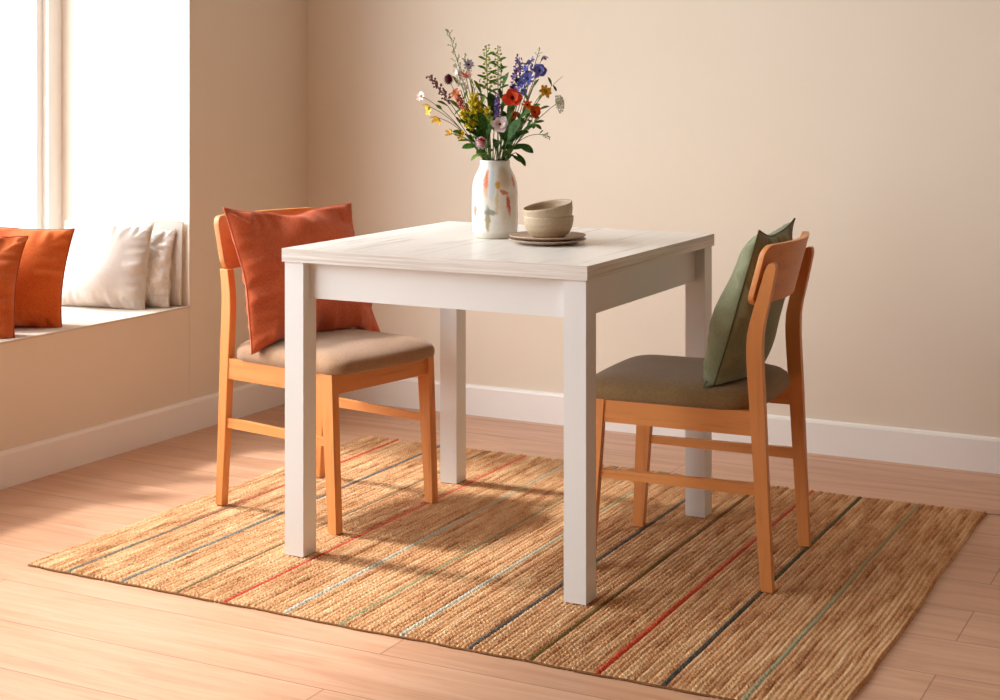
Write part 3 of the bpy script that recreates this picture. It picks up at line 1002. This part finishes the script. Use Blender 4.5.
def rosette(bm, c, nrm, R, n, rnd, W=None, layers=1, cup=0.25, curl=-0.15, tip=0.7):
    nrm = nrm.normalized(); u, w = frame_of(nrm)
    for l in range(layers):
        k = 1 - 0.28 * l
        for i in range(n):
            a = 2 * PI * (i + 0.5 * l) / n + rnd.uniform(-.12, .12)
            d = u * math.cos(a) + w * math.sin(a)
            petal(bm, c + nrm * (0.0008 * l + rnd.uniform(0, .0006)), d + nrm * (0.10 + 0.35 * l), nrm, R * k * rnd.uniform(.86, 1.12), (W or (2.4 * R * k / n * 1.25)) * rnd.uniform(.85, 1.15), cup + rnd.uniform(-.18, .25), curl + rnd.uniform(-.2, .1), tip=tip)
    off = Vector((rnd.uniform(-9, 9), rnd.uniform(-9, 9), rnd.uniform(-9, 9)))
    bm.verts.ensure_lookup_table()
    for v in bm.verts:
        q = v.co - c
        if 1e-6 < q.length < R * 1.6:
            v.co += noise.noise_vector((v.co + off) * (2.2 / R)) * R * 0.16 * min(1.0, q.length / R)

def leafshape(bm, c, d, up, L, W, droop=-0.3):
    petal(bm, c, d, up, L, W, droop, 0.0, n=7, tip=0.42, base=0.1)

class Flower:
    def __init__(self, name, label, head, bend=0.35, r=0.0011, stem=STEM, group=None, root=None, kink=None):
        self.rnd = random.Random(sum(map(ord, label)))
        rr = self.rnd
        self.head = Q(*head)
        a = rr.uniform(0, 2 * PI)
        off = self.head - (VC + Vector((0, 0, VH)))
        hor = Vector((off.x, off.y, 0))
        lim = min(0.026, hor.length * 0.35)
        rim = VC + Vector((0, 0, VH)) + (hor.normalized() * lim if hor.length > 1e-6 else Vector()) + Vector((math.cos(a), math.sin(a), 0)) * 0.006
        foot = VC + Vector((0, 0, 0.03)) - hor * 0.06 + Vector((math.cos(a), math.sin(a), 0)) * 0.01
        self.E = empty(name, foot)
        tag(self.E, label, 'flower', group or 'flowers and sprays in the vase')
        self.E['kind'] = 'thing'
        mid = rim + (self.head - rim) * 0.5 + Vector((0, 0, 1)) * (bend * hor.length * 0.5)
        self.path = [foot + (rim - foot) * t for t in (0, 0.5)] + bez(rim, mid, self.head, 12)
        self.rim = rim
        self.r = r
        bm = bmesh.new()
        tube(bm, self.path, [r * 1.25] * 2 + [r * (1.2 - 0.5 * i / 12) for i in range(13)], 6)
        self.put('stem', bm, stem)
        self.dir = (self.path[-1] - self.path[-3]).normalized()
    def put(self, name, bm, m):
        bmesh.ops.translate(bm, verts=bm.verts, vec=-self.E.location)
        return obj(name, bm, m, self.E)
    def at(self, t):
        p = self.path[2:]
        f = t * (len(p) - 1); i = min(int(f), len(p) - 2)
        return p[i] + (p[i + 1] - p[i]) * (f - i), (p[i + 1] - p[i]).normalized()
    def leaf(self, t, d, L, W, m=LEAF, droop=-0.25):
        p, dr = self.at(t)
        u, w = rt * d[0] + tc * d[1] + Vector((0, 0, d[2])), None
        bm = bmesh.new()
        leafshape(bm, p, u, Vector((0, 0, 1)) + tc * 0.8, L, W, droop)
        self.put('leaf', bm, m)
    def face(self, f):
        return (rt * f[0] + tc * f[1] + Vector((0, 0, f[2]))).normalized()

def daisy(name, label, head, R, n, mp, facing, eye=EYE_Y, er=0.28, W=None, layers=1, cup=0.2, curl=-0.1, tip=0.7, leaves=(), stem=STEM, **kw):
    F = Flower(name, label, head, stem=stem, **kw)
    nrm = F.face(facing)
    bm = bmesh.new()
    rosette(bm, F.head, nrm, R, n, F.rnd, W, layers, cup, curl, tip)
    F.put('blossom', bm, PM[mp])
    bm = bmesh.new()
    ball(bm, F.head + nrm * R * 0.08, R * er, ax=nrm, sub=2, st=0.6)
    F.put('flower_disc', bm, eye)
    for l in leaves:
        F.leaf(*l)
    return F

def spike(name, label, head, start, n, R, mp, r=0.006, facing=None, florets=5, m2=None, leaves=(), stem=STEM, bud=0.3, **kw):
    """florets up the last part of the stem"""
    F = Flower(name, label, head, stem=stem, **kw)
    bm = bmesh.new(); bm2 = bmesh.new()
    for i in range(n):
        t = start + (1 - start) * i / (n - 1)
        p, d = F.at(t)
        u, w = frame_of(d)
        a = i * 2.4
        k = 1 - bud * i / n
        o = (u * math.cos(a) + w * math.sin(a)) * R * k
        b = bm2 if (m2 and i % 3 == 0) else bm
        nrm = (o.normalized() + d * 0.35 + tc * 0.3).normalized()
        if florets:
            rosette(b, p + o * 0.55, nrm, r * k * F.rnd.uniform(.85, 1.2), florets, F.rnd, cup=0.35, curl=0.1)
        else:
            ball(b, p + o, r * k * F.rnd.uniform(.8, 1.2), ax=nrm, st=1.35)
            tube(b, [p, p + o], 0.0006, 4)
    F.put('blossom', bm, PM[mp])
    if m2:
        F.put('blossom', bm2, PM[m2])
    else:
        bm2.free()
    for l in leaves:
        F.leaf(*l)
    return F

def plume(name, label, head, start, n, L, mp, r, stem=STEM, leaves=(), tipm=None, spread=0.8, per=7, **kw):
    """side twigs set with beads (goldenrod, grasses, seed heads)"""
    F = Flower(name, label, head, stem=stem, **kw)
    bm = bmesh.new(); tw = bmesh.new()
    for i in range(n):
        t = start + (1 - start) * (i + 0.5) / n
        p, d = F.at(t)
        u, w = frame_of(d)
        a = i * 2.4 + F.rnd.uniform(-.3, .3)
        s = (u * math.cos(a) + w * math.sin(a)) * spread + d * 0.8
        Lk = L * (1 - 0.55 * i / n) * F.rnd.uniform(.8, 1.2)
        e = p + s.normalized() * Lk
        tube(tw, bez(p, p + s * Lk * 0.5 - d * 0.002, e, 4), 0.0006, 4)
        for k in range(per):
            q = p + (e - p) * (0.3 + 0.7 * k / max(1, per - 1)) + Vector([F.rnd.uniform(-1, 1) for _ in range(3)]) * r * 0.9
            ball(bm, q, r * F.rnd.uniform(.7, 1.2), sub=1)
    F.put('twigs', tw, stem)
    F.put('blossom', bm, PM[mp] if isinstance(mp, str) else mp)
    for l in leaves:
        F.leaf(*l)
    return F

# tall seed spray at the top left
plume('seed_spray', 'tallest spray of pale green seed buds, rising at the upper left of the bouquet', (447, 27, 0.0), 0.50, 20, 0.024, 'paleg', 0.0029, stem=STEM, per=3, spread=0.75, bend=0.1)
plume('seed_spray', 'short pale seed spray just right of the tallest spray', (463, 52, -0.03), 0.7, 8, 0.015, 'paleg', 0.0026, stem=STEM, per=3, bend=0.1)
daisy('scabious', 'greyish white scabious high on the left, above the pink flower', (468, 63, 0.0), 0.0155, 9, 'greyblue', (0.1, 1, 0.3), eye=EYE_D, layers=2, bend=0.15)
spike('delphinium', 'white delphinium spike on the left, beside the burgundy ball flower', (455, 62, 0.015), 0.72, 14, 0.010, 'white', r=0.0098, bend=0.15)
daisy('cornflower', 'pink tufted flower left of the centre, under the greyish scabious', (466, 76, 0.03), 0.0175, 12, 'pink', (0.0, 0.6, 1), eye=EYE_D, er=0.2, layers=2, cup=0.6, bend=0.15)
def pompon(name, label, head, R, mp, n=90, m2=None, leaves=(), **kw):
    F = Flower(name, label, head, **kw)
    bm = bmesh.new(); bm2 = bmesh.new()
    for i in range(n):
        z = 1 - 2 * (i + 0.5) / n
        a = i * 2.39996
        d = Vector((math.sqrt(1 - z * z) * math.cos(a), math.sqrt(1 - z * z) * math.sin(a), z))
        f = d.dot(F.face((0.0, 1, 0.12)))
        b = bm2 if (m2 and f > 0.60) else bm
        petal(b, F.head + d * R * 0.45, d, Vector((0, 0, 1)) + d * 0.1, R * 0.6, R * 0.42, 0.25, n=3)
    ball(bm, F.head, R * 0.72, sub=2)
    F.put('blossom', bm, PM[mp])
    if m2:
        F.put('flower_eye', bm2, PM[m2])
    else:
        bm2.free()
    for l in leaves:
        F.leaf(*l)
    return F
pompon('scabious', 'dark burgundy ball shaped flower on the upper left', (448, 78, 0.015), 0.0140, 'burgundy', 80)
plume('astilbe', 'feathery plum coloured spray reaching out at the upper left', (429, 75, 0.01), 0.62, 20, 0.017, 'plum', 0.0030, stem=STEM_D, per=4, bend=0.25)
daisy('cosmos', 'pale pink daisy at the far left tip of the bouquet', (421, 95, 0.03), 0.0170, 8, 'blush', (-0.9, 0.6, 0.25), bend=0.45, leaves=((0.78, (0.6, 0.4, -0.3), 0.022, 0.012),))
daisy('tulip', 'pale yellow bud flower at the left, just under the pale pink daisy', (430, 106, 0.035), 0.019, 6, 'lemon', (-0.7, 0.4, -0.35), cup=0.8, bend=0.45, er=0.15)
daisy('freesia', 'bright yellow drooping flower at the left, second yellow one from the top', (439, 117, 0.045), 0.021, 6, 'yellow', (-0.8, 0.6, -0.8), cup=0.7, bend=0.5, er=0.15)
daisy('freesia', 'small yellow flower at the lower left, just above the pink pompon', (460, 135, 0.05), 0.015, 6, 'yellow', (0.1, 0.8, 0.5), cup=0.5, bend=0.5, er=0.2, leaves=((0.6, (-0.9, 0.4, 0.2), 0.030, 0.011, LEAF_L),))
daisy('freesia', 'narrow yellow bud at the lower left edge of the bouquet', (452, 133, 0.04), 0.014, 5, 'yellow', (-0.9, 0.4, 0.5), cup=0.9, bend=0.5, er=0.15)
spike('snapdragon', 'raspberry red flower spike left of the yellow green goldenrod', (455, 90, 0.045), 0.60, 34, 0.0095, 'red', r=0.0075, m2='peach', bend=0.3, florets=5)
daisy('rose', 'peach coloured blossom on the left, above the raspberry red spike', (456, 92, 0.055), 0.0150, 7, 'peach', (-0.3, 1, 0.4), eye=EYE_Y, layers=2, bend=0.3)
plume('goldenrod', 'yellow green goldenrod plume in the centre left of the bouquet', (474, 96, 0.06), 0.5, 30, 0.030, 'gold', 0.0036, per=11, bend=0.15, leaves=((0.5, (-0.5, 0.8, 0.2), 0.04, 0.016),))
plume('goldenrod', 'lower goldenrod plume leaning left, over the green leaf', (464, 112, 0.065), 0.55, 20, 0.024, 'gold', 0.0034, per=9, bend=0.25)
plume('goldenrod', 'goldenrod tuft right beside the violet lavender spike', (488, 108, 0.06), 0.6, 16, 0.020, 'gold', 0.0034, per=9, bend=0.1)
plume('grass', 'fine pale green grass plume behind the pink tufted flower', (472, 80, -0.02), 0.55, 18, 0.018, 'lime', 0.0012, per=4, bend=0.1)
plume('grass', 'second pale grass plume, nearest the tall green bud stems', (479, 78, -0.02), 0.6, 14, 0.016, 'paleg', 0.0012, per=4, bend=0.1)
GL = lambda n, s, L=0.036, W=0.012: tuple((0.45 + 0.5 * k / n, (s * (1 if k % 2 else -1) * 0.8, 0.3, 0.55), L * (1 - 0.4 * k / n), W) for k in range(n))
spike('bupleurum', 'tall green stem with lime buds at the top, left of the two', (486, 43, 0.0), 0.62, 40, 0.0105, 'lime', r=0.0040, florets=0, bend=0.05, leaves=GL(12, 1))
spike('bupleurum', 'tall green stem with lime buds at the top, right of the two', (498, 44, 0.0), 0.66, 30, 0.0095, 'lime', r=0.0038, florets=0, bend=0.05, leaves=GL(12, -1))
plume('seed_spray', 'small dark seed cluster on a thin bare stem near the top centre', (502, 63, 0.02), 0.93, 5, 0.008, LEAF_D, 0.0024, per=3, bend=0.1, leaves=((0.8, (0.6, 0.2, 0.6), 0.018, 0.006, LEAF_D),))
spike('lavender', 'violet lavender spike in the front, left of the coral poppy', (498, 93, 0.085), 0.60, 46, 0.0085, 'violet', r=0.0058, m2='mauve', florets=4, bend=0.05)
daisy('poppy', 'large coral red poppy with a dark centre at the right of the middle', (513, 97, 0.075), 0.0265, 6, 'coral', (0.1, 1, 0.25), eye=EYE_D, er=0.24, W=0.024, layers=2, cup=0.35, tip=0.55, bend=0.1)
daisy('ranunculus', 'orange blossom right of the coral poppy', (528, 104, 0.05), 0.0165, 7, 'orange', (0.2, 1, 0.4), eye=EYE_D, er=0.25, layers=2, cup=0.4, bend=0.2)
daisy('ranunculus', 'lower and redder orange blossom right of the coral poppy', (535, 111, 0.06), 0.0185, 6, 'orange', (0.5, 1, 0.0), eye=EYE_D, er=0.22, W=0.018, layers=2, cup=0.4, bend=0.25)
daisy('ranunculus', 'small rusty orange blossom just under the coral poppy', (514, 113, 0.06), 0.014, 6, 'coral', (0.1, 1, -0.3), eye=EYE_D, layers=2, cup=0.4, bend=0.2)
daisy('coreopsis', 'golden yellow star shaped flower on the right, above the orange blossoms', (546, 90, 0.04), 0.0195, 7, 'yellow', (0.6, 0.9, 0.2), W=0.012, cup=0.15, tip=0.45, bend=0.2)
spike('delphinium', 'purple delphinium spike at the upper right, left of the blue one', (520, 55, 0.01), 0.62, 20, 0.011, 'violet', r=0.0115, m2='mauve', bend=0.1, leaves=((0.55, (0.5, 0.4, 0.5), 0.03, 0.011, LEAF_D),))
spike('delphinium', 'tall blue delphinium spike at the upper right of the bouquet', (531, 58, 0.03), 0.66, 14, 0.012, 'blue', r=0.0135, bend=0.12)
daisy('delphinium', 'wide open blue blossom at the upper right, facing the room', (540, 69, 0.045), 0.0195, 6, 'blue', (0.2, 1, 0.2), eye=PM['violet'], er=0.2, W=0.017, layers=2, bend=0.15)
daisy('delphinium', 'blue blossom under the wide open one, above the orange blossoms', (529, 79, 0.05), 0.0205, 7, 'blue', (-0.1, 1, 0.5), eye=PM['violet'], er=0.2, layers=2, cup=0.4, bend=0.15)
daisy('delphinium', 'greyish blue drooping bud at the top right', (544, 54, 0.01), 0.0125, 5, 'greyblue', (0.3, 0.5, -0.8), cup=0.9, er=0.15, bend=0.2)
plume('seed_spray', 'pale hooked buds at the very top right of the bouquet', (541, 46, 0.0), 0.9, 5, 0.014, 'paleg', 0.0016, per=2, spread=1.2, bend=0.2)
F = Flower('leafy_twig', 'bare twig with a curled leaf pointing right beside the golden star flower', (564, 75, 0.0), bend=0.55, r=0.0009)
F.leaf(0.82, (-0.2, 0.4, 0.8), 0.026, 0.009, LEAF_D); F.leaf(0.84, (0.5, 0.5, -0.7), 0.020, 0.008, LEAF_D)
def umbel(name, label, head, R, facing, **kw):
    F = Flower(name, label, head, stem=STEM_D, **kw)
    n = F.face(facing); u, w = frame_of(n)
    c = F.head; tw = bmesh.new(); bm = bmesh.new()
    for i in range(34):
        rr = math.sqrt((i + 0.5) / 34); a = i * 2.39996
        e = c + (u * math.cos(a) + w * math.sin(a)) * R * rr + n * R * (0.75 - 0.35 * rr * rr)
        tube(tw, [c, e], 0.0005, 4)
        for k in range(6):
            ball(bm, e + Vector([F.rnd.uniform(-1, 1) for _ in range(3)]) * R * 0.1, R * 0.07, sub=1)
    F.put('spokes', tw, LEAF_L); F.put('blossom', bm, PM['lace'])
    return F
umbel('wild_carrot', 'white lacy umbel on a long dark stem at the far right', (557, 103, 0.03), 0.0235, (0.85, 0.5, 0.15), bend=0.3)
daisy('anemone', 'pale lilac white flower with a dark centre low in the front middle', (501, 123, 0.10), 0.0230, 6, 'blush', (0.05, 1, 0.25), eye=EYE_D, er=0.16, W=0.020, layers=2, cup=0.25, tip=0.55, bend=0.0)
pompon('dahlia', 'small pink pompon with a red heart, low in the front left above the vase', (482, 142, 0.075), 0.0170, 'blush', 90, m2='red', bend=0.1)
F = plume('leafy_twig', 'thin twig with small buds hanging down at the lower right', (551, 137, 0.02), 0.80, 7, 0.012, LEAF_L, 0.0017, per=2, bend=0.85)
F.leaf(0.78, (0.4, 0.4, 0.7), 0.016, 0.006, LEAF_D); F.leaf(0.86, (0.7, 0.3, 0.3), 0.014, 0.005, LEAF_D)
F = Flower('leafy_twig', 'leafy stem whose bright green leaf spreads on the right, above the hanging twig', (535, 122, 0.05), bend=0.3)
for d, L in (((0.9, 0.3, 0.4), 0.028), ((0.4, 0.6, 0.8), 0.026), ((-0.5, 0.7, 0.5), 0.026), ((0.8, 0.5, -0.4), 0.026), ((0.0, 0.9, -0.3), 0.024)):
    F.leaf(0.98, d, L, 0.013, LEAF)
# broad foliage just above the rim
GREEN = [
 ('broad dark green leaf pointing right over the rim of the vase', (518, 143, 0.055), (0.85, 0.4, -0.25), 0.048, 0.030, LEAF_D),
 ('dark green leaf hanging down to the right of the vase neck', (517, 152, 0.03), (0.7, 0.3, -0.75), 0.042, 0.017, LEAF_D),
 ('light green leaf pointing left over the rim of the vase', (478, 145, 0.06), (-0.9, 0.5, 0.1), 0.042, 0.026, LEAF),
 ('small light green leaf drooping left of the vase neck', (480, 152, 0.04), (-0.8, 0.3, -0.5), 0.030, 0.012, LEAF_L),
 ('upright dark leaf in the middle front, left of the lilac white flower', (487, 128, 0.075), (-0.25, 0.5, 0.9), 0.052, 0.030, LEAF_D),
 ('upright dark leaf in the middle front, right of the lilac white flower', (509, 138, 0.08), (0.35, 0.4, 0.9), 0.062, 0.034, LEAF_D),
 ('green leaf beside the goldenrod on the left of the bouquet', (472, 126, 0.055), (-0.6, 0.5, 0.6), 0.042, 0.022, LEAF),
 ('green leaf behind the orange blossoms on the right', (520, 118, 0.03), (0.5, 0.4, 0.7), 0.046, 0.024, LEAF),
 ('light green leaf tucked under the coral poppy', (512, 122, 0.065), (0.6, 0.8, 0.2), 0.040, 0.022, LEAF_L),
 ('dark leaf at the back of the bouquet, behind the goldenrod', (484, 118, -0.02), (-0.3, 0.3, 0.9), 0.056, 0.028, LEAF_D),
 ('dark leaf at the back of the bouquet, behind the poppy', (508, 116, -0.02), (0.3, 0.2, 0.9), 0.056, 0.028, LEAF_D),
 ('green leaf at the left rim of the vase, beneath the pink pompon', (486, 151, 0.06), (-0.5, 0.8, 0.15), 0.036, 0.022, LEAF),
 ('dark green leaf in the heart of the bouquet, under the violet spike', (495, 112, 0.03), (-0.1, 0.5, 0.85), 0.060, 0.034, LEAF_D),
 ('green leaf in the heart of the bouquet, left of the violet spike', (481, 124, 0.05), (-0.5, 0.6, 0.7), 0.056, 0.030, LEAF),
 ('dark leaf standing in the heart of the bouquet, right of the violet spike', (504, 128, 0.05), (0.2, 0.6, 0.8), 0.058, 0.032, LEAF_D),
 ('green leaf leaning right beneath the orange blossoms', (523, 130, 0.05), (0.6, 0.6, 0.5), 0.050, 0.026, LEAF),
 ('green leaf leaning left beneath the lower goldenrod', (467, 134, 0.04), (-0.7, 0.6, 0.4), 0.044, 0.022, LEAF),
 ('narrow light leaf between the goldenrod and the tall lime bud stems', (480, 90, 0.02), (-0.2, 0.6, 0.9), 0.040, 0.014, LEAF_L),
 ('narrow dark leaf between the tall lime bud stems and the coral poppy', (503, 84, 0.02), (0.2, 0.5, 0.9), 0.044, 0.015, LEAF_D),
 ('narrow green leaf beneath the purple delphinium', (519, 84, 0.01), (0.25, 0.5, 0.9), 0.044, 0.015, LEAF),
 ('light olive leaf behind the golden star flower', (538, 98, 0.0), (0.5, 0.5, 0.6), 0.036, 0.016, LEAF_L),
 ('light leaf behind the raspberry red spike', (459, 108, 0.0), (-0.5, 0.4, 0.7), 0.040, 0.016, LEAF_L),
 ('pale olive leaf rising between the burgundy ball and the pink tufted flower', (458, 84, -0.01), (-0.3, 0.4, 0.8), 0.034, 0.012, LEAF_L),
 ('small green leaf rising behind the pale yellow bud flower', (446, 104, 0.0), (-0.6, 0.4, 0.5), 0.032, 0.012, LEAF),
 ('green leaf on the right, between the orange blossoms and the lacy umbel', (540, 108, 0.02), (0.6, 0.5, 0.4), 0.034, 0.014, LEAF),
 ('olive leaf rising between the blue blossoms and the golden star flower', (534, 86, 0.0), (0.3, 0.5, 0.8), 0.034, 0.012, LEAF_L),
 ('green leaf on the right, behind the lower redder orange blossom', (528, 112, 0.02), (0.5, 0.5, 0.6), 0.048, 0.024, LEAF),
 ('bright leaf in the heart of the bouquet, beneath the goldenrod tuft', (490, 118, 0.07), (-0.1, 0.8, 0.6), 0.040, 0.022, LEAF_L),
 ('dark leaf low on the right, above the rim leaf', (514, 136, 0.04), (0.6, 0.5, 0.4), 0.048, 0.026, LEAF_D),
 ('dark leaf low on the left, above the rim leaf', (480, 136, 0.04), (-0.5, 0.5, 0.5), 0.046, 0.026, LEAF_D),
 ('dark leaf low over the middle of the rim', (498, 146, 0.07), (0.1, 0.8, 0.6), 0.046, 0.026, LEAF_D),
]
for lab, hd, d, L, W, m in GREEN:
    F = Flower('greenery_sprig', lab, hd, bend=0.1, r=0.0013)
    F.E['category'] = 'foliage'
    F.E['group'] = 'green leaves in the vase'
    F.leaf(0.97, d, L, W, m)
    F.leaf(0.80, (-d[0], d[1] * 0.8, d[2] + 0.3), L * 0.7, W * 0.8, m)
    F.leaf(0.62, (d[0] * 0.7, d[1], d[2] + 0.5), L * 0.75, W * 0.8, m)

# ------------------------------------------------------------------ light
w = bpy.data.worlds.new('sky'); sc.world = w
w.use_nodes = True
wt = w.node_tree
bg = wt.nodes['Background']
bg.inputs[0].default_value = (0.94, 0.975, 1.0, 1)
# hazy sky: an even white veil with a bright area off the sun, added to light the back wall
tcw = wt.nodes.new('ShaderNodeTexCoord')
dt = wt.nodes.new('ShaderNodeVectorMath'); dt.operation = 'DOT_PRODUCT'
gl = Vector((-0.70, -0.50, 0.50)).normalized()
dt.inputs[1].default_value = gl
wt.links.new(tcw.outputs['Generated'], dt.inputs[0])
mr = wt.nodes.new('ShaderNodeMapRange'); mr.interpolation_type = 'SMOOTHSTEP'
mr.inputs['From Min'].default_value = 0.62; mr.inputs['From Max'].default_value = 1.0
mr.inputs['To Min'].default_value = 1.5; mr.inputs['To Max'].default_value = 9.2
wt.links.new(dt.outputs['Value'], mr.inputs['Value'])
wt.links.new(mr.outputs['Result'], bg.inputs[1])
sun = bpy.data.lights.new('sun', 'SUN')
sun.energy = 3.8
sun.angle = math.radians(5.5)
sun.color = (1.0, 0.985, 0.96)
so = bpy.data.objects.new('sun', sun); link(so)
el = math.radians(50); az = math.radians(3)
d = Vector((math.cos(el) * math.cos(az), math.cos(el) * math.sin(az), -math.sin(el)))
so.rotation_euler = d.to_track_quat('-Z', 'Y').to_euler()
so.location = (-4, 0, 5)
# the window opening as a light portal (gives off no light of its own)
pl = bpy.data.lights.new('window_portal', 'AREA')
pl.shape = 'RECTANGLE'; pl.size = 2.95; pl.size_y = 4.25
pl.cycles.is_portal = True
po = bpy.data.objects.new('window_portal', pl); link(po)
po.location = (-1.80, -1.16, 1.91)
po.rotation_euler = (0, -PI / 2, 0)

# ------------------------------------------------------------------ camera
cam = bpy.data.cameras.new('camera')
cam.sensor_width = 36
cam.lens = 1514.8 / 1000 * 36
cam.shift_x = -(532.0 - 500) / 1000
cam.shift_y = -(350 - 84.49) / 1000
cam.clip_start = 0.05
co = bpy.data.objects.new('camera', cam); link(co)
co.location = (2.2117, -3.0400, 1.1609)
co.rotation_euler = (PI / 2, 0, -YAW)
sc.camera = co

sc.view_settings.view_transform = 'Standard'
sc.view_settings.look = 'None'
sc.view_settings.exposure = 0.28
sc.view_settings.gamma = 1.0
sc.view_settings.use_curve_mapping = False
sc.cycles.max_bounces = 10
sc.cycles.diffuse_bounces = 6
sc.cycles.transparent_max_bounces = 12
sc.cycles.sample_clamp_indirect = 6.0
